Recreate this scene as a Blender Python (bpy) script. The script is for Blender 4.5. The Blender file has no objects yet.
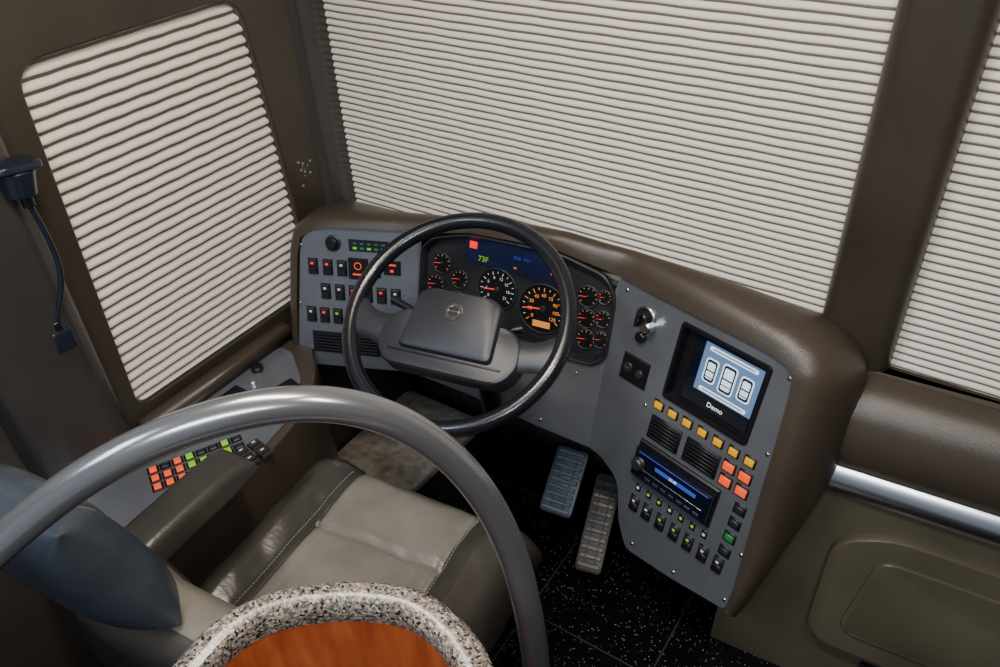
import bpy, bmesh, math, random
from mathutils import Vector as V, Matrix as M4, noise
D=bpy.data; COL=bpy.context.scene.collection
ID=M4.Identity(4); random.seed(4)
# ---------------------------------------------------------------- materials
def mat(name,col,rough=.5,metal=0,bump=0,bscale=300,emit=None,estr=0,var=0,vscale=6,coat=0):
    m=D.materials.new(name); m.use_nodes=True; nt=m.node_tree; b=nt.nodes['Principled BSDF']
    b.inputs['Base Color'].default_value=(*col,1); b.inputs['Roughness'].default_value=rough; b.inputs['Metallic'].default_value=metal
    b.inputs['Coat Weight'].default_value=coat
    tc=nt.nodes.new('ShaderNodeTexCoord')
    if emit:
        b.inputs['Emission Color'].default_value=(*emit,1); b.inputs['Emission Strength'].default_value=estr
    if bump:
        n=nt.nodes.new('ShaderNodeTexNoise'); n.inputs['Scale'].default_value=bscale; n.inputs['Detail'].default_value=3
        bp=nt.nodes.new('ShaderNodeBump'); bp.inputs['Strength'].default_value=bump; bp.inputs['Distance'].default_value=.002
        nt.links.new(tc.outputs['Object'],n.inputs['Vector']); nt.links.new(n.outputs['Fac'],bp.inputs['Height']); nt.links.new(bp.outputs[0],b.inputs['Normal'])
    if var:
        n=nt.nodes.new('ShaderNodeTexNoise'); n.inputs['Scale'].default_value=vscale; n.inputs['Detail'].default_value=5
        r=nt.nodes.new('ShaderNodeValToRGB'); e=r.color_ramp.elements
        e[0].position=.3; e[1].position=.7
        e[0].color=(*[c*(1-var) for c in col],1); e[1].color=(*[min(1,c*(1+var)) for c in col],1)
        nt.links.new(tc.outputs['Object'],n.inputs['Vector']); nt.links.new(n.outputs['Fac'],r.inputs['Fac']); nt.links.new(r.outputs[0],b.inputs['Base Color'])
    return m
BROWN=mat('brown_vinyl',(.047,.036,.026),.34,bump=.25,bscale=500,var=.12)
TRIM=mat('brown_trim',(.034,.027,.020),.38,bump=.15,bscale=400,var=.22,vscale=4)
PILLAR=mat('pillar_grey_brown',(.033,.030,.028),.34,bump=.15,var=.15)
OLIVE=mat('olive_panel',(.066,.058,.038),.36,bump=.12,var=.15)
FASCIA=mat('fascia_grey',(.25,.27,.31),.27,metal=.7,bump=.04,bscale=900,var=.10,vscale=9)
BLACK=mat('black_plastic',(.006,.006,.008),.33)
BLACKG=mat('black_gloss',(.004,.006,.014),.12,coat=.5)
DARK=mat('dark_plastic',(.018,.019,.023),.4)
HUB=mat('wheel_hub_vinyl',(.021,.022,.028),.38,bump=.2,bscale=700)
RIM=mat('wheel_rim_leather',(.008,.009,.013),.23,bump=.12,bscale=600,coat=.25)
CHROME=mat('chrome',(.7,.72,.75),.18,metal=1)
ALU=mat('brushed_aluminium',(.5,.52,.55),.26,metal=1,bump=.05)
RAIL=mat('rail_grey_paint',(.19,.195,.205),.22,metal=.7,coat=.4)
LEATHER=mat('grey_leather',(.040,.036,.031),.30,bump=.22,bscale=130,var=.2,vscale=12)
LEATHB=mat('blue_grey_leather',(.030,.037,.048),.27,bump=.2,bscale=130,var=.2,vscale=12)
LEATHL=mat('light_leather',(.165,.152,.128),.36,bump=.3,bscale=130,var=.16,vscale=10)
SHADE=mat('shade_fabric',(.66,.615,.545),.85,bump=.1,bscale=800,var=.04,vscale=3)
SHADED=mat('shade_fabric_crease_shadow',(.15,.118,.085),.9,bump=.1,bscale=800)  # crease shadow of the side window pleats, painted as a dark fabric colour
SHADEM=mat('shade_fabric_crease_shadow_grey',(.24,.205,.17),.9,bump=.1,bscale=800)  # same painted crease shadow, lighter, for the windshield shades
CARPET=mat('grey_carpet',(.24,.21,.17),.95,bump=1,bscale=400,var=.4,vscale=40)
CEIL=mat('ceiling_vinyl',(.5,.47,.42),.7,var=.05)
STITCH=mat('stitching_thread',(.3,.29,.27),.7)
def em(n,c,s): return mat(n,[x*.35 for x in c],.4,emit=c,estr=s)
YEL=em('lamp_yellow',(1,.50,.0),.55); ORA=em('lamp_orange',(1,.09,.02),1.0); GRN=em('lamp_green',(.30,.75,.02),.55)
GDIM=em('lamp_green_dim',(.03,.3,.05),.25); RED=em('lamp_red',(1,.01,.01),1.5); SCR=em('screen_blue',(.17,.30,.55),.5)
SCRD=em('screen_line',(.01,.03,.10),.1); SCRL=em('screen_light',(.75,.88,1),1.1); WHT=em('tick_white',(.8,.75,.65),.45)
GAM=em('gauge_amber',(1,.30,.05),.75); BLU=em('display_blue',(.04,.10,.6),.6); LCDO=em('lcd_amber',(1,.38,.06),.6); NAVY=em('display_navy',(.01,.02,.08),.2)
def granite():
    m=D.materials.new('granite'); m.use_nodes=True; nt=m.node_tree; b=nt.nodes['Principled BSDF']; b.inputs['Roughness'].default_value=.25
    tc=nt.nodes.new('ShaderNodeTexCoord'); v=nt.nodes.new('ShaderNodeTexVoronoi'); v.inputs['Scale'].default_value=420
    n=nt.nodes.new('ShaderNodeTexNoise'); n.inputs['Scale'].default_value=110; n.inputs['Detail'].default_value=6
    r=nt.nodes.new('ShaderNodeValToRGB'); r.color_ramp.interpolation='CONSTANT'; cr=r.color_ramp
    cols=[(0,(.012,.011,.011)),(.16,(.10,.085,.075)),(.42,(.25,.19,.135)),(.62,(.15,.14,.14)),(.82,(.36,.31,.25))]
    cr.elements[0].color=(*cols[0][1],1); cr.elements[1].position=cols[1][0]; cr.elements[1].color=(*cols[1][1],1)
    for p,c in cols[2:]: e=cr.elements.new(p); e.color=(*c,1)
    nt.links.new(tc.outputs['Object'],v.inputs['Vector']); nt.links.new(tc.outputs['Object'],n.inputs['Vector'])
    s=nt.nodes.new('ShaderNodeSeparateColor'); nt.links.new(v.outputs['Color'],s.inputs[0]); nt.links.new(s.outputs[0],r.inputs['Fac'])
    mx=nt.nodes.new('ShaderNodeMix'); mx.data_type='RGBA'; mx.blend_type='MULTIPLY'; mx.inputs['Factor'].default_value=.35
    nt.links.new(r.outputs[0],mx.inputs[6]); nt.links.new(n.outputs['Fac'],mx.inputs[7]); nt.links.new(mx.outputs[2],b.inputs['Base Color'])
    return m
GRAN=granite()
def wood():
    m=D.materials.new('cherry_wood'); m.use_nodes=True; nt=m.node_tree; b=nt.nodes['Principled BSDF']; b.inputs['Roughness'].default_value=.3; b.inputs['Coat Weight'].default_value=.3
    tc=nt.nodes.new('ShaderNodeTexCoord'); mp=nt.nodes.new('ShaderNodeMapping'); mp.inputs['Scale'].default_value=(40,40,6)
    n=nt.nodes.new('ShaderNodeTexNoise'); n.inputs['Scale'].default_value=1.5; n.inputs['Detail'].default_value=7; n.inputs['Distortion'].default_value=.6
    r=nt.nodes.new('ShaderNodeValToRGB'); r.color_ramp.elements[0].position=.3; r.color_ramp.elements[1].position=.75
    r.color_ramp.elements[0].color=(.25,.045,.012,1); r.color_ramp.elements[1].color=(.44,.10,.028,1)
    nt.links.new(tc.outputs['Object'],mp.inputs[0]); nt.links.new(mp.outputs[0],n.inputs['Vector']); nt.links.new(n.outputs['Fac'],r.inputs[0]); nt.links.new(r.outputs[0],b.inputs['Base Color'])
    return m
WOOD=wood()
def floorm():
    m=D.materials.new('speckled_black_tile'); m.use_nodes=True; nt=m.node_tree; b=nt.nodes['Principled BSDF']; b.inputs['Roughness'].default_value=.2
    tc=nt.nodes.new('ShaderNodeTexCoord'); v=nt.nodes.new('ShaderNodeTexVoronoi'); v.inputs['Scale'].default_value=200
    r=nt.nodes.new('ShaderNodeValToRGB'); r.color_ramp.elements[0].position=.76; r.color_ramp.elements[0].color=(.006,.006,.008,1); r.color_ramp.elements[1].position=.99; r.color_ramp.elements[1].color=(.42,.43,.45,1)
    s=nt.nodes.new('ShaderNodeSeparateColor'); nt.links.new(tc.outputs['Object'],v.inputs['Vector']); nt.links.new(v.outputs['Color'],s.inputs[0]); nt.links.new(s.outputs[0],r.inputs[0])
    lt=nt.nodes.new('ShaderNodeMath'); lt.operation='LESS_THAN'; lt.inputs[1].default_value=.3; nt.links.new(v.outputs['Distance'],lt.inputs[0])
    mx=nt.nodes.new('ShaderNodeMix'); mx.data_type='RGBA'; mx.inputs[6].default_value=(.007,.007,.009,1)
    nt.links.new(lt.outputs[0],mx.inputs[0]); nt.links.new(r.outputs[0],mx.inputs[7])
    br=nt.nodes.new('ShaderNodeTexBrick'); br.offset=0; br.inputs['Scale'].default_value=1; br.inputs['Brick Width'].default_value=.31; br.inputs['Row Height'].default_value=.31; br.inputs['Mortar Size'].default_value=.002
    nt.links.new(tc.outputs['Object'],br.inputs['Vector'])
    m2=nt.nodes.new('ShaderNodeMix'); m2.data_type='RGBA'; m2.inputs[7].default_value=(.06,.06,.065,1)
    nt.links.new(br.outputs['Fac'],m2.inputs[0]); nt.links.new(mx.outputs[2],m2.inputs[6]); nt.links.new(m2.outputs[2],b.inputs['Base Color'])
    return m
FLOOR=floorm()
# ---------------------------------------------------------------- helpers
def empty(name,loc=(0,0,0)):
    e=D.objects.new(name,None); COL.objects.link(e); e.location=loc; e.empty_display_size=.05; return e
def link(name,me,mats,parent=None,smooth=True):
    for m in mats: me.materials.append(m)
    o=D.objects.new(name,me); COL.objects.link(o)
    if parent: o.parent=parent; o.matrix_parent_inverse=M4.Translation(-V(parent.location))
    if smooth:
        for p in me.polygons: p.use_smooth=True
    return o
def autosmooth(me,ang=40):
    bm=bmesh.new(); bm.from_mesh(me)
    bmesh.ops.recalc_face_normals(bm,faces=bm.faces)
    for e in bm.edges:
        if len(e.link_faces)==2 and e.calc_face_angle(0)>math.radians(ang): e.smooth=False
    bm.to_mesh(me); bm.free()
def frame(o,x,y,z):
    m=M4.Identity(4)
    for i,a in enumerate((x,y,z)):
        for j in range(3): m[j][i]=a[j]
    for j in range(3): m[j][3]=o[j]
    return m
class MB:
    def __init__(s): s.v=[];s.f=[];s.m=[];s.mats=[]
    def mi(s,m):
        if m not in s.mats: s.mats.append(m)
        return s.mats.index(m)
    def rings(s,rs,m,caps=(True,True),closed=True):
        n=len(rs[0]); b=len(s.v); k=s.mi(m)
        for r in rs: s.v+= [tuple(p) for p in r]
        for i in range(len(rs)-1):
            for j in range(n if closed else n-1):
                a=b+i*n+j; c=b+i*n+(j+1)%n
                s.f.append((a,c,c+n,a+n)); s.m.append(k)
        if caps[0]: s.f.append(tuple(b+j for j in reversed(range(n)))); s.m.append(k)
        if caps[1]: s.f.append(tuple(b+(len(rs)-1)*n+j for j in range(n))); s.m.append(k)
    def box(s,T,c,size,m,ch=.0015,taper=0,rot=0):
        w,h,d=size[0]/2,size[1]/2,size[2]
        ch=min(ch,w*.45,h*.45,d*.6); R=M4.Rotation(rot,3,'Z')
        def ring(a,b_,z): return [T@(V(c)+R@V((x*a,y*b_,z))) for x,y in ((-1,-1),(1,-1),(1,1),(-1,1))]
        rs=[ring(w,h,0),ring(w-taper,h-taper,d-ch)]
        if ch>0: rs.append(ring(w-taper-ch,h-taper-ch,d))
        s.rings(rs,m)
    def cyl(s,T,c,r,h,m,n=24,ch=.001,r2=None):
        r2=r if r2 is None else r2; ch=min(ch,r2*.5,h*.5)
        def ring(a,z): return [T@(V(c)+V((a*math.cos(t*2*math.pi/n),a*math.sin(t*2*math.pi/n),z))) for t in range(n)]
        s.rings([ring(r,0),ring(r2,h-ch),ring(r2-ch,h)],m)
    def torus(s,T,c,R,r,m,n=40,k=10,sc=(1,1)):
        rs=[]
        for i in range(n+1):
            a=2*math.pi*i/n
            rs.append([T@(V(c)+V(((R+r*math.cos(b*2*math.pi/k))*math.cos(a)*sc[0],(R+r*math.cos(b*2*math.pi/k))*math.sin(a)*sc[1],r*math.sin(b*2*math.pi/k)))) for b in range(k)])
        s.rings(rs,m,(False,False))
    def prism(s,T,pts,z0,z1,m,ch=0):
        cx=sum(p[0] for p in pts)/len(pts); cy=sum(p[1] for p in pts)/len(pts)
        def ring(k,z): return [T@V((cx+(p[0]-cx)*k,cy+(p[1]-cy)*k,z)) for p in pts]
        rs=[ring(1,z0),ring(1,z1-ch)] if ch else [ring(1,z0),ring(1,z1)]
        if ch:
            ext=max(abs(p[0]-cx) for p in pts); k1=1-ch*.35/ext; k2=1-ch/ext
            rs=[ring(1,z0),ring(1,z1-ch),ring(k1,z1-ch*.3),ring(k2,z1)]
        s.rings(rs,m)
    def build(s,name,parent=None,smooth=True,ang=35):
        me=D.meshes.new(name); me.from_pydata(s.v,[],s.f)
        for p,i in zip(me.polygons,s.m): p.material_index=i
        me.update(); autosmooth(me,ang)
        return link(name,me,s.mats,parent,smooth)
def rpoly(pts,r,n=5):
    out=[]; N=len(pts)
    rr=r if isinstance(r,(list,tuple)) else [r]*N
    for i in range(N):
        p=V(pts[i]);a=V(pts[i-1]);b=V(pts[(i+1)%N]); q=rr[i]
        da=(a-p);db=(b-p); k=min(q,da.length*.45,db.length*.45)
        s=p+da.normalized()*k; e=p+db.normalized()*k
        for j in range(n+1):
            t=j/n; out.append(tuple((1-t)**2*s+2*t*(1-t)*p+t*t*e))
    return out
def rrect(x0,x1,y0,y1,r,n=6): return rpoly([(x0,y0),(x1,y0),(x1,y1),(x0,y1)],r,n)
def tomesh(name,c,T=None):
    ob=D.objects.new('tmp',c); COL.objects.link(ob); dg=bpy.context.evaluated_depsgraph_get()
    me=D.meshes.new_from_object(ob.evaluated_get(dg)); D.objects.remove(ob); me.name=name
    if T is not None: me.transform(T)
    me.materials.clear(); return me
def plate(name,T,outs,th,m,parent=None,bev=0):
    c=D.curves.new(name,'CURVE'); c.dimensions='2D'; c.fill_mode='BOTH'; c.extrude=max(th/2-bev,0.0001); c.bevel_depth=bev; c.bevel_resolution=2
    if bev: c.offset=-bev
    for o in outs:
        s=c.splines.new('POLY'); s.points.add(len(o)-1); s.use_cyclic_u=True
        for p,q in zip(s.points,o): p.co=(q[0],q[1],0,1)
    me=tomesh(name,c,T@M4.Translation((0,0,-th/2))); autosmooth(me,30)
    return link(name,me,[m],parent,True)
def tube(name,pts,r,m,parent=None,res=12):
    c=D.curves.new(name,'CURVE'); c.dimensions='3D'; c.bevel_depth=r; c.bevel_resolution=6; c.use_fill_caps=True
    s=c.splines.new('NURBS')
    s.points.add(len(pts)-1)
    for p,q in zip(s.points,pts): p.co=(*q,1)
    s.order_u=min(4,len(pts)); s.use_endpoint_u=True; s.resolution_u=res
    return link(name,tomesh(name,c),[m],parent,True)
def text(body,T,size,m,parent,name='label',align='CENTER'):
    c=D.curves.new(name,'FONT'); c.body=body; c.size=size; c.align_x=align; c.align_y='CENTER'; c.extrude=.0002
    return link(name,tomesh(name,c,T),[m],parent,False)
def cushion(name,w,l,h,T,mats,topf=None,matf=None,parent=None,n=56,e=5,taper=None,under=.35):
    mb_v=[];F=[];MI=[]
    def g(i):
        t=-1+2*i/n; return math.copysign(abs(math.sin(t*math.pi/2))**.8,t)
    for side in (1,-1):
        for i in range(n+1):
            for j in range(n+1):
                u,v=g(i),g(j)
                f=(max(0,1-abs(u)**e)**(1/2.2))*(max(0,1-abs(v)**e)**(1/2.2))
                wt=taper(v) if taper else 1
                x=u*w/2*wt; y=v*l/2
                z=(h+(topf(u,v) if topf else 0))*f if side>0 else -h*under*f
                mb_v.append(T@V((x,y,z)))
        b=0 if side>0 else (n+1)**2
        for i in range(n):
            for j in range(n):
                a=b+i*(n+1)+j; q=(a,a+n+1,a+n+2,a+1)
                F.append(q if side>0 else q[::-1]); MI.append(matf((g(i)+g(i+1))/2,(g(j)+g(j+1))/2) if matf and side>0 else 0)
    me=D.meshes.new(name); me.from_pydata(mb_v,[],F)
    for p,i in zip(me.polygons,MI): p.material_index=i
    bm=bmesh.new(); bm.from_mesh(me); bmesh.ops.remove_doubles(bm,verts=bm.verts,dist=.0002); bm.to_mesh(me); bm.free()
    return link(name,me,mats,parent,True)
# ---------------------------------------------------------------- camera
Fv=V((-.4627,.6544,-.598)); Rv=V((.8339,.5502,-.0431)); Uv=V((-.3009,.5186,.8003))
cam=D.cameras.new('camera'); cam.lens=28.8; cam.sensor_width=36; cam.clip_start=.02
co=D.objects.new('camera',cam); COL.objects.link(co); co.matrix_world=frame((0,0,1.65),Rv,Uv,-Fv); bpy.context.scene.camera=co
# ---------------------------------------------------------------- dash planes
CL,SL=math.cos(math.radians(15)),math.sin(math.radians(15))
def plane(O,u):
    u=V(u); n=V((u.y,-u.x,0)); v=V((n.x*SL,n.y*SL,-CL)); N=V((n.x*CL,n.y*CL,SL)); return frame(O,u,-v,N)
PA=plane((-1.193,1.1073,.78),(.9302,.367,0)); PM=plane((-1.0338,1.1701,.78),(.9909,.1346,0)); PB=plane((-.5679,1.2334,.78),(.963,-.2697,0))
def at(T,u,v,n=0): return T@V((u/1000,-v/1000,n/1000))
def mmp(l): return [(a/1000,-b/1000) for a,b in l]
# ---------------------------------------------------------------- room
WX,WY=-1.36,1.31
def slab(name,x0,x1,y0,y1,z0,z1,m,parent=None,bev=0):
    b=MB(); b.box(ID,((x0+x1)/2,(y0+y1)/2,z0),(x1-x0,y1-y0,z1-z0),m,ch=bev); return b.build(name,parent)
slab('floor',WX-.06,1.3,-1.6,1.5,-.05,0,FLOOR)
slab('ceiling',WX-.06,1.3,-1.6,1.5,2.05,2.1,CEIL)
slab('wall_right',1.25,1.3,-1.6,1.5,0,2.05,TRIM)
TL=frame((WX,0,0),(0,1,0),(0,0,1),(1,0,0))
plate('wall_left',TL,[[(-1.6,0),(1.5,0),(1.5,2.05),(-1.6,2.05)],rpoly([(.603,.555),(1.12,.555),(1.115,.9),(1.09,1.262),(.628,1.262)],[.03,.03,.2,.06,.05],6)],.05,TRIM,bev=.005)
def shade(name,T,w,h,pitch,amp,fold_shadow,split):
    n=int(h/pitch); prof=[]
    P_=((0,0),(.07,.30),(.2,.62),(.38,.88),(.55,1),(.72,.85),(.86,.4))
    for i in range(n):
        z=i*pitch
        for t,a in P_: prof.append((a*amp,z+t*pitch))
    prof.append((0,n*pitch)); L=len(P_)
    v=[];f=[];mi=[]; K=24
    for k in range(K+1):
        for j,(a,z) in enumerate(prof):
            x=w*k/K; sag=.0006*math.sin(k*2.1+z*40)
            v.append(T@V((x,z+sag,a)))
    m=len(prof)
    for k in range(K):
        for j in range(m-1): f.append((k*m+j,(k+1)*m+j,(k+1)*m+j+1,k*m+j+1)); mi.append(1 if j%L in split else 0)  # valley faces get the painted shadow colour
    me=D.meshes.new(name); me.from_pydata(v,[],f)
    for p,q in zip(me.polygons,mi): p.material_index=q
    autosmooth(me,70)
    return link(name,me,[SHADE,fold_shadow])
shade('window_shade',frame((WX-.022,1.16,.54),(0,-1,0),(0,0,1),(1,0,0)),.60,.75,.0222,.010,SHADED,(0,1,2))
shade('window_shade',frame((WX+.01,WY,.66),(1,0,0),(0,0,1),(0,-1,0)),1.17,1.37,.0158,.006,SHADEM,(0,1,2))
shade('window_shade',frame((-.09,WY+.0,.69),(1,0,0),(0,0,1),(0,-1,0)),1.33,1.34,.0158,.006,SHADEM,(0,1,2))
slab('window_1',WX-.06,WX-.055,.5,1.2,.5,1.3,BLACKG)
slab('wall_front',WX,1.25,WY+.03,WY+.06,.6,2.05,TRIM)
slab('wall_firewall',WX,-.05,1.42,1.46,0,.62,CARPET)
slab('trim_bottom_rail',WX+.02,-.2,WY-.012,WY+.02,.64,.672,TRIM,bev=.004)
b=MB(); b.prism(frame((0,WY,.66),(1,0,0),(0,-1,0),(0,0,1)),rpoly([(-.198,-.02),(-.062,-.02),(-.066,.03),(-.085,.045),(-.175,.045),(-.194,.03)],.012,4),0,1.39,TRIM); b.build('windshield_pillar')
b=MB(); b.prism(frame((WX,1.31,.5),(1,0,0),(0,-1,0),(0,0,1)),rpoly([(-.005,-.01),(.012,-.01),(.014,.03),(.020,.05),(.014,.085),(-.005,.1)],.008,4),0,1.55,PILLAR); b.build('corner_pillar_trim')
b=MB(); b.prism(frame((WX,0,0),(1,0,0),(0,1,0),(0,0,1)),rpoly([(-.005,.36),(.05,.37),(.06,.42),(.055,.52),(.03,.555),(-.005,.565)],.012,4),0,2.05,PILLAR); b.build('side_pillar')
b=MB()
for i in range(16):
    yy=1.165+random.gauss(0,.012); z_=.86+random.gauss(0,.018); s=random.uniform(.001,.0035)
    b.prism(TL,[(yy+s*random.uniform(.5,1.3)*math.cos(k),z_+s*random.uniform(.5,1.3)*math.sin(k)) for k in (0,1,2,3,4,5)],-.0005,.0008,STITCH)
b.build('wall_paint_chips')
# ---------------------------------------------------------------- dashboard body
dash=empty('dashboard',(-.75,1.25,.6))
st=[]
def S(T,u,v,o,Q,h=.085,k=.05): st.append((at(T,u,v,0),(T.to_3x3()@V((o[0],-o[1],0))).normalized(),T.to_3x3()@V((0,0,1)),V(Q),h,k))
LX=WX+.003
S(PA,-133,345,(-1,.2),(LX,1.08,.40),.02,.0); S(PA,-138,299,(-1,0),(LX,1.08,.46),.03,.0); S(PA,-130,180,(-1,0),(LX,1.12,.60),.035,.0); S(PA,-118,70,(-1,-.1),(LX,1.17,.69),.045,.01); S(PA,-108,28,(-.9,-.5),(LX,1.22,.715),.05,.02)
S(PA,-80,8,(-.5,-.9),(-1.34,1.29,.715),.055,.03); S(PA,-40,1,(-.15,-1),(-1.27,1.3,.715),.058,.03); S(PA,40,-1,(0,-1),(-1.17,1.3,.715),.058,.03); S(PA,150,-2,(0,-1),(-1.07,1.3,.72),.06,.035)
S(PM,50,-10,(0,-1),(-.98,1.3,.73),.06,.04); S(PM,128,-26,(0,-1),(-.9,1.3,.74),.05,.05); S(PM,230,-28,(0,-1),(-.8,1.3,.75),.055,.055); S(PM,334,-26,(0,-1),(-.7,1.3,.75),.062,.06); S(PM,420,-10,(0,-1),(-.62,1.3,.75),.07,.06)
S(PB,0,0,(0,-1),(-.56,1.3,.75),.08,.06); S(PB,90,1,(0,-1),(-.47,1.3,.755),.085,.06); S(PB,190,1,(0,-1),(-.37,1.3,.757),.085,.06); S(PB,290,0,(.05,-1),(-.26,1.3,.757),.08,.055); S(PB,345,1,(.25,-1),(-.18,1.3,.755),.08,.05)
S(PB,375,6,(.6,-.8),(-.13,1.29,.735),.075,.05); S(PB,395,20,(.9,-.4),(-.105,1.27,.71),.07,.045); S(PB,401,60,(1,-.05),(-.096,1.25,.67),.065,.03); S(PB,408,150,(1,0),(-.092,1.21,.60),.06,.02); S(PB,415,271,(1,0),(-.1,1.16,.50),.055,.01)
S(PB,424,390,(1,0),(-.13,1.10,.39),.045,.0); S(PB,430,478,(1,0),(-.16,1.05,.30),.03,.0); S(PB,428,530,(.8,.5),(-.18,1.02,.245),.02,.0)
rings=[]
def cat(a,b,c,d,t): return .5*((2*b)+(c-a)*t+(2*a-5*b+4*c-d)*t*t+(3*b-a-3*c+d)*t**3)
dst=[]
for i in range(len(st)-1):
    A=st[max(i-1,0)];B=st[i];C_=st[i+1];E=st[min(i+2,len(st)-1)]
    for s_ in range(3):
        t=s_/3; dst.append(tuple([B[0].lerp(C_[0],t)]+[cat(A[q],B[q],C_[q],E[q],t) for q in range(1,6)]))
dst.append(st[-1])
for P,o,N,Q,h,k in dst:
    o=o.normalized(); N=N.normalized()
    P0=P+N*.007; c1=P0+o*h-N*.004
    w_=max(0,min(1,k/.03)); c2=(Q+o*k+N*.03)*w_+(Q.lerp(P0,.3)+o*.02)*(1-w_)
    r=[P-N*.02,P-N*.002,P+N*.005+o*.001]
    for j in range(13):
        t=j/12; r.append((1-t)**3*P0+3*t*(1-t)**2*c1+3*t*t*(1-t)*c2+t**3*Q+o*.004*min(1,t*12))
    r.append(V((Q.x-.02 if Q.x>-.3 else Q.x,max(Q.y,1.30),Q.z-.02)))
    r.append(V((Q.x-.08 if Q.x>-.3 else Q.x,1.40,Q.z-.05)))
    rings.append(r)
b=MB(); b.rings(rings,BROWN,(False,False),closed=False); b.build('dash_body',dash,ang=60)
MON=rrect(.165,.352,-.186,-.028,.006)
plate('fascia_left',PA,[rpoly(mmp([(-136,345),(-138,299),(-114,59),(-104,22),(-60,0),(171,0),(160,340)]),[.02,.01,.02,.02,.03,.001,.001])],.004,FASCIA,dash)
plate('fascia_center',PM,[rpoly(mmp([(11,345),(0,0),(8,0),(9,170),(28,202),(425,208),(455,190),(461,30),(470,0),(449,402),(319,387),(152,359)]),.001,2)],.004,FASCIA,dash)
plate('fascia_right',PB,[rpoly(mmp([(0,0),(340,0),(371,4),(398,21),(402,63),(415,271),(431,478),(427,535),(298,558),(178,571),(142,519),(116,429),(55,402),(21,402)]),[.001,.02,.02,.02,.02,.02,.02,.015,.02,.02,.03,.03,.02,.001],4),MON],.004,FASCIA,dash)
plate('fascia_backing',PB@M4.Translation((0,0,-.006)),[rpoly(mmp([(0,2),(340,2),(398,30),(412,271),(428,478),(424,540),(298,563),(175,576),(137,522),(112,434),(52,408),(21,406)]),.01,3),MON],.008,BROWN,dash)
b=MB()
for u,v in ((20,22),(388,28),(398,180),(418,400),(418,515),(190,548),(300,540),(130,230)): b.cyl(PB,(u/1000,-v/1000,.0),.004,.002,ALU,12)
for u,v in ((-112,48),(-122,325),(140,12),(-125,190)): b.cyl(PA,(u/1000,-v/1000,0),.004,.002,ALU,12)
for u,v in ((60,330),(200,340),(330,370),(60,225),(400,235)): b.cyl(PM,(u/1000,-v/1000,0),.004,.002,ALU,12)
b.build('fascia_screws',dash)
b=MB(); pts=[(-1.35,1.09),(-1.02,1.16),(-.60,1.21),(-.45,1.19),(-.45,1.41),(-1.35,1.41)]
b.prism(ID,pts,.50,.60,DARK); b.build('dash_underside',dash)
# ---------------------------------------------------------------- cluster
cl=empty('instrument_cluster',(-.8,1.2,.7))
co_=rpoly(mmp([(14,30),(40,2),(128,-22),(334,-22),(440,5),(464,45),(460,183),(436,204),(36,200),(12,170)]),[.015,.02,.03,.03,.03,.02,.02,.02,.03,.02],5)
b=MB()
cx=sum(p[0] for p in co_)/len(co_); cy=sum(p[1] for p in co_)/len(co_)
def rg(k,z,s=co_): return [PM@V((cx+(p[0]-cx)*k,cy+(p[1]-cy)*(1-(1-k)*2),z)) for p in s]
b.rings([rg(1.012,.0),rg(1.01,.008),rg(.995,.011),rg(.98,.007),rg(.965,-.012)],DARK,(False,True))
b.build('cluster_housing',cl)
Z=-.0115
b=MB()
b.box(PM,(.226,-.016,Z),(.222,.058,.005),NAVY,rot=-.02)
def gauge(u,v,r,n=9,num=True,a0=220,a1=-40,tm=GAM):
    c=(u/1000,-v/1000,Z)
    b.cyl(PM,c,r,.002,BLACK,36); b.torus(PM,(c[0],c[1],Z+.002),r,.0022,DARK,36,8)
    for i in range(n*2-1):
        a=math.radians(a0+(a1-a0)*i/(n*2-2)); L=r*(.16 if i%2==0 else .09)
        R_=M4.Translation((c[0]+math.cos(a)*(r*.86-L/2),c[1]+math.sin(a)*(r*.86-L/2),Z+.002))@M4.Rotation(a,4,'Z')
        b.box(PM@R_,(0,0,0),(L,max(.0011,r*.03),.0006),tm if i%2==0 else WHT,ch=.0001)
    a=math.radians(a0-35); R_=M4.Translation((c[0]+math.cos(a)*r*.3,c[1]+math.sin(a)*r*.3,Z+.003))@M4.Rotation(a,4,'Z')
    b.box(PM@R_,(0,0,0),(r*.75,r*.05,.0008),RED if r<.03 else ORA,ch=.0001); b.cyl(PM,(c[0],c[1],Z+.002),r*.13,.003,DARK,16)
    if num:
        for i in range(n):
            a=math.radians(a0+(a1-a0)*i/(n-1)); text(str(i*(3 if r<.05 else 15)),PM@M4.Translation((c[0]+math.cos(a)*r*.55,c[1]+math.sin(a)*r*.55,Z+.0022)),r*.20,tm,cl,'gauge_numerals')
gauge(196,92,.047,8,tm=WHT); gauge(306,112,.055,9)
for u,v,r in ((58,60,.023),(104,88,.021),(44,112,.022),(100,140,.023),(402,62,.023),(438,56,.015),(404,110,.021),(440,104,.018),(408,156,.022),(440,150,.018)): gauge(u,v,r,5,False)
b.box(PM,(.306,-.147,Z+.003),(.040,.014,.0015),LCDO); b.box(PM,(.135,-.002,Z+.005),(.018,.016,.002),RED)
b.box(PM,(.322,-.028,Z+.005),(.009,.009,.001),ORA); b.box(PM,(.236,-.034,Z+.005),(.006,.004,.001),ORA)
for i in range(4): b.box(PM,(.34+.012*i,-.185,Z+.002),(.007,.007,.001),GAM if i%2 else RED)
b.build('cluster_gauges',cl)
text('73F',PM@M4.Translation((.160,-.030,Z+.0055)),.017,GRN,cl,'temperature_readout')
text('29.8  14.1',PM@M4.Translation((.25,-.012,Z+.0055)),.010,BLU,cl,'trip_readout')
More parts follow.
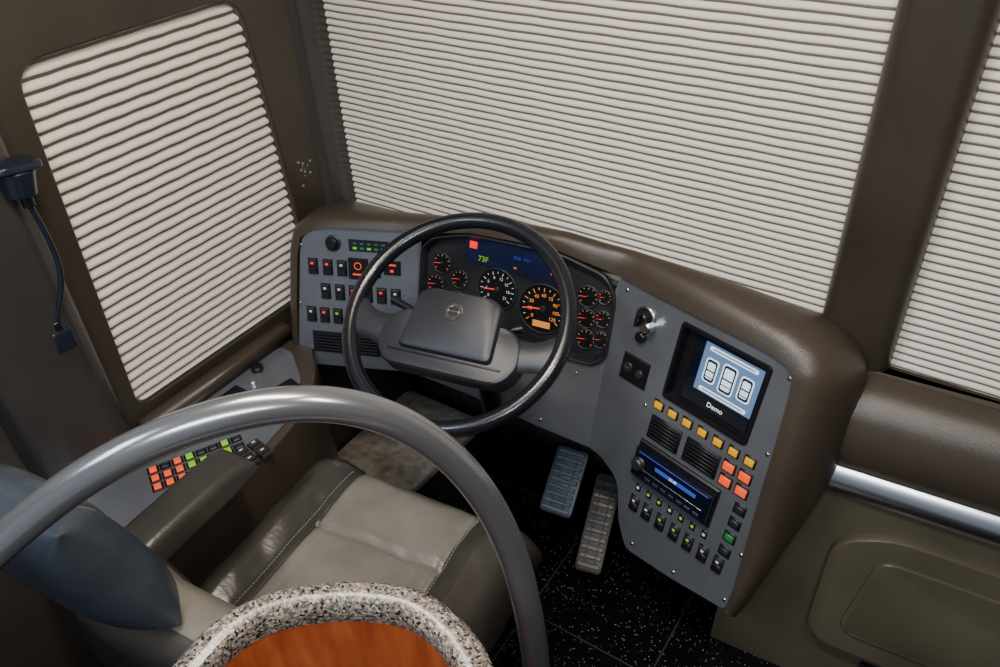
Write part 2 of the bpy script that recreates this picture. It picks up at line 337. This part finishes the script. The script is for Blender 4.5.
# ---------------------------------------------------------------- switches
def rocker(b,T,u,v,w=19,h=31,lit=None,z=0):
    c=(u/1000,-v/1000); b.box(T,(*c,z),((w+3)/1000,(h+3)/1000,.003),BLACK)
    TT=T@M4.Translation((c[0],c[1],z+.003))
    b.box(TT@M4.Translation((0,h/4000,-.001))@M4.Rotation(math.radians(9),4,'X'),(0,0,0),(w/1000,h/2000,.004),DARK); b.box(TT@M4.Translation((0,-h/4000,-.001))@M4.Rotation(math.radians(-9),4,'X'),(0,0,0),(w/1000,h/2000,.004),BLACK)
    b.box(TT,(0,h/4200,.0035),(w/3200,h/7000,.0006),lit or WHT,ch=.0001)
def vent(b,T,u0,u1,v0,v1,n=6):
    b.box(T,((u0+u1)/2000,-(v0+v1)/2000,0),((u1-u0)/1000,(v1-v0)/1000,.004),BLACK)
    for i in range(n):
        y=-(v0+(v1-v0)*(i+.8)/(n+.6))/1000
        b.box(T@M4.Translation(((u0+u1)/2000,y,.004))@M4.Rotation(math.radians(35),4,'X'),(0,0,0),((u1-u0-10)/1000,(v1-v0)/n/1000*.75,.002),DARK,ch=.0005)
sw=empty('switch_panel_rockers',(-1.1,1.1,.65)); b=MB()
b.cyl(PA,(-.031,-.037,0),.014,.014,BLACK,24,.003); b.torus(PA,(-.031,-.037,.002),.016,.003,DARK)
b.box(PA,(.054,-.038,0),(.094,.027,.004),BLACKG)
for i in range(5): b.box(PA,(.022+.017*i,-.044,.004),(.009,.005,.0006),GDIM if i%2 else GRN,ch=.0001); b.box(PA,(.022+.017*i,-.033,.004),(.008,.003,.0006),GDIM,ch=.0001)
for u,l in ((-84,RED),(-48,RED),(-13,None)): rocker(b,PA,u,95,w=21,h=35,lit=l)
b.box(PA,(.027,-.093,0),(.047,.05,.005),BLACK); b.torus(PA,(.027,-.086,.004),.008,.0016,ORA,20,6); b.box(PA,(.027,-.106,.005),(.026,.004,.0006),ORA)
rocker(b,PA,68,92,w=21,h=35); b.box(PA,(.108,-.085,0),(.04,.034,.004),BLACK); b.box(PA,(.108,-.078,.004),(.02,.004,.0006),ORA); b.box(PA,(.108,-.092,.004),(.008,.006,.0006),RED)
for u,l in ((-57,None),(-22,None),(12,RED),(46,None),(80,RED),(114,None)): rocker(b,PA,u,154,w=21,h=35,lit=l)
for u,l in ((-97,None),(-64,RED),(-31,GRN),(2,None),(36,RED),(70,None)): rocker(b,PA,u,214,w=21,h=35,lit=l)
vent(b,PA,-98,-22,256,308); vent(b,PA,-5,70,256,308)
b.cyl(PA,(.1,-.28,0),.014,.012,BLACK); b.cyl(PM,(.06,-.27,0),.012,.012,BLACK)
b.build('left_switch_bank',sw)
cp=empty('control_panel',(-.35,1.1,.55)); b=MB()
for i,u in enumerate((161,196,231,267,303,338,373)):
    b.box(PB,(u/1000,-.212,0),(.025,.021,.002),BLACK); b.box(PB,(u/1000,-.212,.002),(.0175,.014,.004),YEL)
for u,v in ((339,246),(374,246),(341,277),(377,277)):
    b.box(PB,(u/1000,-v/1000,0),(.029,.025,.002),BLACK); b.box(PB,(u/1000,-v/1000,.002),(.022,.017,.004),ORA)
vent(b,PB,153,228,237,289); vent(b,PB,241,319,237,289)
for u in (169,203,239,275,310,346,382): rocker(b,PB,u,452,20,33,GRN if u in(239,275,310) else None)
for u in (168,196,224,252,280,308,336): b.box(PB,(u/1000,-.412,0),(.013,.017,.002),BLACK); b.box(PB,(u/1000,-.412,.002),(.006,.006,.0006),GRN if u%3 else WHT,ch=.0001)
for i,v in enumerate((314,347,381,416)):
    b.box(PB,(.386,-v/1000,0),(.026,.022,.003),BLACK); b.box(PB,(.386,-v/1000,.003),(.018,.014,.003),GDIM if i==2 else DARK)
b.build('button_bank',cp)
ps=empty('power_outlet',(-.48,1.2,.6)); b=MB(); b.box(PB,(.086,-.172,0),(.066,.058,.005),BLACK,ch=.002); b.cyl(PB,(.072,-.17,.005),.011,.004,DARK); b.cyl(PB,(.101,-.172,.005),.009,.004,DARK); b.box(PB,(.072,-.17,.009),(.012,.003,.001),ALU); b.box(PB,(.101,-.172,.009),(.003,.01,.001),ALU); b.build('outlet_body',ps)
ig=empty('ignition_switch',(-.5,1.2,.7)); b=MB(); b.torus(PB,(.08,-.055,.002),.02,.004,ALU); b.cyl(PB,(.08,-.055,0),.018,.02,BLACK,24,.004,.014); b.box(PB,(.08,-.055,.02),(.006,.026,.014),BLACK); b.cyl(PB,(.098,-.066,0),.012,.026,CHROME,20,.003); b.cyl(PB,(.083,-.096,0),.011,.014,BLACK,20,.002); b.build('ignition_barrel',ig)
mo=empty('dash_monitor',(-.33,1.15,.68)); b=MB()
def rr(x0,x1,y0,y1,r,z,T=PB): return [T@V((p[0],p[1],z)) for p in rrect(x0,x1,y0,y1,r)]
b.rings([rr(.160,.357,-.191,-.023,.01,0),rr(.162,.355,-.189,-.025,.01,.004),rr(.168,.349,-.183,-.031,.006,.004),rr(.172,.346,-.18,-.034,.005,-.014)],BLACK,(False,True))
b.box(PB,(.268,-.105,-.014),(.15,.14,.004),BLACKG,ch=.002)
b.box(PB,(.278,-.092,-.010),(.126,.100,.001),SCR,ch=.0002)
b.build('monitor_case',mo)
b=MB(); zz=-.0088
for x,w,h in ((.240,.028,.050),(.278,.032,.060),(.316,.028,.050)):
    b.prism(PB,rrect(x-w/2,x+w/2,-.094-h/2,-.094+h/2,.008),zz,zz+.0004,SCRL); b.prism(PB,rrect(x-w/2+.003,x+w/2-.003,-.094-h/2+.003,-.094+h/2-.003,.006),zz+.0004,zz+.0008,SCRD)
    b.prism(PB,rrect(x-w/2+.006,x+w/2-.006,-.094-h/2+.008,-.094+h/2-.008,.004),zz+.0008,zz+.0010,SCRL)
    b.box(PB,(x,-.094,zz+.001),(w-.012,.003,.0003),SCRD,ch=.0001); b.box(PB,(x,-.107,zz+.001),(w-.012,.002,.0003),SCRD,ch=.0001)
for y in (-.051,-.135):
    b.prism(PB,rrect(.226,.330,y-.0045,y+.0045,.004),zz,zz+.0004,SCRL); b.box(PB,(.278,y,zz+.0004),(.09,.002,.0003),SCRD,ch=.0001)
b.build('monitor_graphics',mo)
text('Demo',PB@M4.Translation((.270,-.160,-.0096)),.014,SCRL,mo,'monitor_caption')
cs=empty('car_stereo',(-.35,1.1,.45)); b=MB()
b.box(PB,(.243,-.345,0),(.196,.090,.008),BLACK,ch=.003); b.box(PB,(.243,-.345,.008),(.188,.066,.014),BLACKG,ch=.004)
b.box(PB,(.255,-.332,.022),(.10,.008,.0008),BLU,ch=.0002); b.box(PB,(.25,-.352,.022),(.15,.0025,.001),ALU,ch=.0003); b.box(PB,(.245,-.317,.022),(.17,.0015,.0008),BLU,ch=.0003)
b.cyl(PB,(.165,-.345,.02),.013,.012,DARK,24,.003); b.torus(PB,(.165,-.345,.022),.014,.0015,ALU,28,6)
for i in range(7): b.box(PB,(.195+.02*i,-.367,.02),(.015,.008,.003),DARK)
b.build('stereo_body',cs); text('21:48',PB@M4.Translation((.25,-.332,.023)),.008,SCRL,cs,'stereo_readout')
# ---------------------------------------------------------------- steering wheel
n=V((.104,-.513,.852)).normalized(); a=n.cross(V((0,0,1)))*-1; a.normalize()
bb=n.cross(a).normalized()
WC=V((-.770,.95,.778)); TW=frame(WC,a,bb,n); wh=empty('steering_wheel',WC)
TH=TW@M4.Translation((.002,-.020,-.006))@M4.Scale(1.08,4)
b=MB(); b.torus(TW,(0,0,0),.213,.0162,RIM,96,16); b.build('rim',wh)
b=MB()
b.prism(TH,rpoly([(-.085,-.055),(.090,-.055),(.082,.050),(.060,.062),(-.056,.062),(-.077,.050)],[.012,.012,.02,.01,.01,.02],5),-.02,.030,HUB,ch=.010)
b.prism(TH,rpoly([(-.105,-.086),(.110,-.086),(.136,-.05),(.130,-.005),(.105,.018),(-.100,.018),(-.125,-.005),(-.132,-.05)],[.02]*8,5),-.025,.018,HUB,ch=.008)
b.box(TH,(.003,-.060,.0165),(.21,.004,.003),BLACK)
b.cyl(TH,(0,.022,.028),.0165,.004,ALU,32,.002); b.cyl(TH,(0,.022,.030),.0145,.0025,BLACK,32); b.torus(TH,(0,.022,.032),.011,.0013,CHROME,28,6); b.box(TH,(0,.022,.032),(.02,.004,.0015),CHROME)
b.cyl(TH,(0,-.01,-.06),.05,.05,BLACK,32,.005)
b.build('hub_pad',wh)
def spoke(sx):
    rs=[]
    for t in range(9):
        s=t/8; x=sx*(.11+.1*s); y=-.048-.006*s+.030*s*s; w=.040-.014*math.sin(s*math.pi*.8)+.014*s*s; z=.000-.002*s
        ring=[]
        for k in range(12):
            an=k*math.pi/6; ring.append(TW@V((x,y+w*math.cos(an),z+.011*math.sin(an))))
        rs.append(ring)
    return rs
b=MB(); b.rings(spoke(1),HUB); b.rings(spoke(-1),HUB); b.build('spokes',wh)
b=MB(); Tc=frame(WC,a,bb,-n)
b.cyl(Tc,(0,-.0,.02),.042,.22,BLACK,28,.004,.05); b.build('column_shroud',wh)
tube('turn_signal_lever',[WC-n*.06-a*.04,WC-n*.06-a*.12+bb*.02,WC-n*.055-a*.17+bb*.035],.008,BLACK,wh)
tube('retarder_lever',[WC-n*.06+a*.04,WC-n*.06+a*.11+bb*.03],.008,BLACK,wh)
tube('column_shaft',[WC-n*.23,V((-.83,1.10,.3)),V((-.84,1.33,.02))],.022,BLACK,wh)
# ---------------------------------------------------------------- pedals
def pedal(name,c,yaw,tilt,w,l,m,ribs,arm):
    e=empty(name,c); T=M4.Translation(c)@M4.Rotation(yaw,4,'Z')@M4.Rotation(tilt,4,'X'); b=MB()
    b.prism(T,rrect(-w/2,w/2,-l/2,l/2,.012),-.006,.006,m,ch=.003)
    for i in range(ribs): b.box(T,(0,-l/2+l*(i+.7)/(ribs+.4),.006),(w*.82,l/ribs*.45,.003),BLACK,ch=.001)
    for x in (-w*.2,w*.2): b.box(T,(x,0,.006),(.004,l*.85,.0035),m,ch=.001)
    b.build('pad',e); tube('arm',[T@V((0,l*.2,-.006)),V(arm)+V((0,-.03,.02)),V(arm)],.011,BLACK,e)
PEDB=mat('pedal_blue_rubber',(.034,.044,.064),.42,bump=.2)
PEDT=mat('pedal_tan_rubber',(.030,.026,.023),.5,bump=.2)
pedal('brake_pedal',(-.685,1.215,.14),math.radians(8),math.radians(38),.085,.17,PEDB,9,(-.69,1.36,.1))
pedal('accelerator_pedal',(-.56,1.165,.11),math.radians(13),math.radians(30),.065,.24,PEDT,11,(-.59,1.32,.1))
b=MB(); b.prism(ID,rpoly([(-1.355,.95),(-1.10,.98),(-1.075,1.1),(-1.06,1.4),(-1.355,1.4)],.03),0,.02,CARPET,ch=.006); b.build('floor_carpet')
# ---------------------------------------------------------------- side console
sc=empty('side_console',(-1.2,.65,.3)); b=MB()
cpts=[(WX+.002,.3),(-1.045,.3),(-1.045,.5),(-1.10,.80),(-1.17,.92),(-1.26,1.0),(WX+.002,1.0)]
b.prism(ID,rpoly(cpts,[.001,.02,.08,.08,.04,.01,.001],5),.0,.494,BROWN,ch=.01)
ins=[(WX+.04,.33),(-1.062,.33),(-1.062,.5),(-1.118,.79),(-1.19,.89),(-1.28,.95),(WX+.04,.95)]
b.prism(ID,rpoly(ins,.015,4),.49,.4985,FASCIA)
b.build('console_body',sc)
d=V((.075,.145,0)).normalized(); TC=frame((-1.25,.53,.4985),d,V((-d.y,d.x,0)),(0,0,1)); b=MB()
for r in range(3):
    for i in range(8):
        b.box(TC,(.0+.024*i,-.062+.026*r,0),(.0225,.0235,.002),BLACK)
        lit=(i<3 and (i,r)!=(1,2)) or (3<=i<7 and (i*3+r*5)%7 not in (1,4))
        b.box(TC,(.0+.024*i,-.062+.026*r,.002),(.0135,.0145,.004),((ORA if i<3 else GRN) if lit else DARK))
TC2=frame((-1.10,.63,.4985),(.17,.985,0),(-.985,.17,0),(0,0,1))
for i in range(4):
    for r in range(2): rocker(b,TC2,i*30-40,r*-32+8,24,26)
b.box(frame((-1.17,.84,.4985),(.17,.985,0),(-.985,.17,0),(0,0,1)),(0,0,0),(.06,.09,.004),BLACK)
b.box(frame((-1.28,.76,.4985),(0,1,0),(-1,0,0),(0,0,1)),(0,0,0),(.07,.04,.004),BLACK)
b.cyl(ID,(-1.3,.86,.4985),.014,.012,BLACK); b.cyl(ID,(-1.27,.82,.4985),.008,.01,CHROME)
b.build('console_switches',sc)
slab('trim_window_sill',WX,WX+.04,.58,1.0,.5,.535,BROWN,bev=.008)
# ---------------------------------------------------------------- seat
SY=math.radians(6); SO=M4.Translation((-.765,.50,0))@M4.Rotation(SY,4,'Z'); seat=empty('driver_seat',(-.77,.5,.0))
def ctop(u,v):
    s=abs(u); r=.034*max(0,min(1,(s-.52)/.2))
    r-=.014*math.exp(-((s-.53)/.022)**2)
    r-=.012*math.exp(-((v-.30-.05*u)/.02)**2)*(1 if s<.53 else 0)
    r-=.005*math.exp(-((s-.40)/.012)**2)*(1 if v<.3 else 0)
    r+=.006*noise.noise(V((u*3,v*3,1)))+.0025*noise.noise(V((u*9+v*4,v*7,5)))+.01*(v>0)*v*v
    return r
cushion('seat_cushion',.53,.52,.10,SO@M4.Translation((0,.08,.33)),[LEATHER,LEATHL],ctop,lambda u,v:1 if abs(u)<.53 else 0,seat,n=110,e=7,under=.8)
b=MB(); TS=SO@M4.Translation((0,.08,.33))
for sx in (-.56,.56):
    for k in range(60):
        v=-.8+1.62*k/59; f=(1-abs(sx)**7)**(1/2.2)*(1-abs(v)**7)**(1/2.2)
        b.box(TS@M4.Translation((sx*.265,v*.26,(.10+ctop(sx,v))*f)),(0,0,0),(.0012,.0045,.0012),STITCH,ch=.0002)
b.build('seat_stitching',seat)
ti=math.radians(15)
def bframe(c,t):
    return SO@frame(c,(-1,0,0),(0,-math.sin(t),math.cos(t)),(0,math.cos(t),math.sin(t)))
cushion('backrest',.40,.40,.07,bframe((0,-.215,.575),ti),[LEATHER,LEATHL],lambda u,v:.02*(abs(u)>.55)-.01*math.exp(-((abs(u)-.55)/.03)**2),lambda u,v:1 if abs(u)<.55 else 0,seat,n=70,e=5,taper=lambda v:1-.15*max(0,v),under=.7)
HB=bframe((-.085,-.290,.89),ti)
cushion('headrest',.25,.235,.055,HB,[LEATHB],lambda u,v:-.008*math.exp(-((abs(u)-.66)/.02)**2)+.008*math.exp(-((abs(u)-.82)/.1)**2)+.002*noise.noise(V((u*4,v*4,3))),None,seat,n=80,e=3.6,taper=lambda v:1-.10*v,under=.9)
b=MB()
for sx in (-.61,-.71,.61,.71):
    for k in range(22):
        v=-.72+1.44*k/21; p=(sx*.125*(1-.1*v),v*.1175,.0525*(1-abs(v)**3.6)**(1/2.2)*(1-abs(sx)**3.6)**(1/2.2)); b.box(HB@M4.Translation(p),(0,0,0),(.0012,.0035,.0012),STITCH,ch=.0002)
b.build('headrest_stitching',seat)
b=MB(); b.box(SO,(0,.06,0),(.32,.36,.24),BLACK,ch=.01); b.box(SO,(0,.06,.2),(.44,.44,.1),DARK,ch=.01); b.build('seat_base',seat)
cushion('armrest',.088,.29,.035,M4.Translation((-1.005,.44,.60))@M4.Rotation(math.radians(4),4,'Z'),[LEATHER],None,None,seat,n=40,e=5,under=.9)
b=MB(); b.box(M4.Translation((-1.0,.33,.44)),(0,0,0),(.03,.06,.15),BLACK); b.build('armrest_bracket',seat)
# ---------------------------------------------------------------- grab rail
tube('grab_rail',[(-.75,-.03,0),(-.75,-.03,.5),(-.75,-.02,.88),(-.727,.055,1.005),(-.685,.132,1.06),(-.622,.215,1.124),(-.555,.305,1.148),(-.49,.380,1.142),(-.436,.443,1.088),(-.386,.483,.995),(-.350,.497,.885),(-.324,.490,.775),(-.308,.483,.65),(-.305,.48,.3),(-.305,.48,0)],.0182,RAIL,None,16)
# ---------------------------------------------------------------- partition counter
pc=empty('partition_counter',(-.4,.2,.5))
outer=[(-.40,-.12),(-.45,-.02),(-.475,.07),(-.487,.15),(-.49,.205),(-.468,.256),(-.415,.303),(-.358,.330),(-.314,.332),(-.262,.316),(-.225,.285),(-.19,.23),(-.17,.16)]
pts=[]
for i in range(len(outer)-1):
    A,B,C_,E=[V(outer[max(0,min(len(outer)-1,i+q))]) for q in (-1,0,1,2)]
    for s_ in range(5): pts.append(cat(A,B,C_,E,s_/5))
pts.append(V(outer[-1]))
nr=[]
for i,p in enumerate(pts):
    t=(pts[min(i+1,len(pts)-1)]-pts[max(i-1,0)]).normalized(); nr.append(V((t.y,-t.x)))
prof=[(.0,.972),(-.004,.982),(-.002,.992),(.004,.999),(.010,1.002),(.020,1.002),(.026,1.0),(.030,.994),(.031,.984),(.029,.972)]
b=MB(); b.rings([[V((p.x+q.x*a_*(1.0),p.y+q.y*a_,z)) for a_,z in prof] for p,q in zip(pts,nr)],GRAN); b.build('granite_cap',pc)
b=MB(); b.rings([[V((p.x+q.x*a_,p.y+q.y*a_,z)) for a_,z in ((.006,0),(.006,.974),(.027,.974),(.027,0))] for p,q in zip(pts,nr)],WOOD); b.build('wood_wall',pc)
# ---------------------------------------------------------------- gooseneck lamp
gl=empty('gooseneck_lamp',(-1.3,.53,1.1)); b=MB(); GB=mat('lamp_blue_black',(.008,.011,.020),.3,coat=.2)
TG=M4.Translation((-1.30,.532,1.095))@M4.Rotation(math.radians(-8),4,'X')
b.cyl(TG,(0,0,0),.024,.045,GB,24,.006,.029); b.prism(TG,rrect(-.027,.027,-.038,.038,.018),.043,.054,GB,ch=.003)
b.cyl(M4.Translation((-1.30,.537,1.072)),(0,0,0),.010,.028,BLACK); b.prism(M4.Translation((-1.315,.500,.805)),rrect(-.016,.016,-.020,.020,.010),0,.038,GB,ch=.005); b.cyl(M4.Translation((-1.31,.500,.84)),(0,0,0),.009,.02,BLACK); b.build('lamp_head_and_base',gl)
tube('gooseneck',[(-1.30,.537,1.08),(-1.295,.545,1.0),(-1.293,.540,.93),(-1.30,.515,.89),(-1.31,.50,.85)],.005,GB,gl)
# ---------------------------------------------------------------- right front lower panel and ledge
rl=empty('entry_side_panel',(.5,1.2,.35))
def ext(prof,m,name,x0=-.2,x1=1.25):
    b=MB(); b.rings([[V((x,y+.07*(x+.09)*(1 if y<1.3 else 0),z)) for y,z in prof] for x in (x0,x1)],m,(True,True)); return b.build(name,rl,ang=30)
ext([(1.36,.55),(1.36,.705),(1.30,.705),(1.27,.712),(1.235,.705),(1.205,.685),(1.185,.655),(1.175,.62),(1.172,.59),(1.178,.565),(1.2,.55)],BROWN,'ledge_cushion')
ext([(1.36,.0),(1.36,.56),(1.195,.56),(1.185,.47),(1.165,.3),(1.11,.06),(1.10,.0)],OLIVE,'lower_panel',x0=-.235)
ext([(1.21,.542),(1.188,.540),(1.176,.528),(1.170,.510),(1.172,.492),(1.18,.478),(1.2,.474)],ALU,'metal_trim_strip')
TR=frame((0,1.186,.44),(1,.07,0),(0,.22,.975),(0,-.975,.22))
b=MB(); b.prism(TR,rpoly([(-.060,-.31),(.9,-.31),(.9,-.015),(.03,-.015),(-.060,-.06)],[.05,.04,.03,.06,.06],6),-.03,.016,OLIVE,ch=.012)
b.prism(TR,rpoly([(-.005,-.26),(.85,-.26),(.85,-.065),(.025,-.065)],.035,6),.014,.022,OLIVE,ch=.006); b.build('raised_panel',rl)
b=MB()
for i in range(5): b.box(TR,(.42,-.335-.013*i,-.004),(.72,.006,.014),BLACK)
b.build('panel_vent_slats',rl)
# ---------------------------------------------------------------- lights
def area(name,loc,size,sy,en,col,rot=(0,0,0)):
    l=D.lights.new(name,'AREA'); l.shape='RECTANGLE'; l.size=size; l.size_y=sy; l.energy=en; l.color=col
    o=D.objects.new(name,l); COL.objects.link(o); o.location=loc; o.rotation_euler=rot; return o
area('ceiling_light',(-.6,.5,2.03),.6,.14,19,(1,.90,.78))
area('ceiling_light',(.2,.45,2.03),.4,.14,10,(1,.92,.82))
area('ceiling_light',(.1,-.5,2.03),.9,.22,29,(.92,.96,1),(math.radians(20),0,0))
area('ceiling_light',(-1.0,-.4,2.0),.3,.5,12,(.62,.78,1),(0,math.radians(-10),0))
w=D.worlds.new('world'); bpy.context.scene.world=w; w.use_nodes=True; w.node_tree.nodes['Background'].inputs[0].default_value=(.75,.85,1,1); w.node_tree.nodes['Background'].inputs[1].default_value=.35
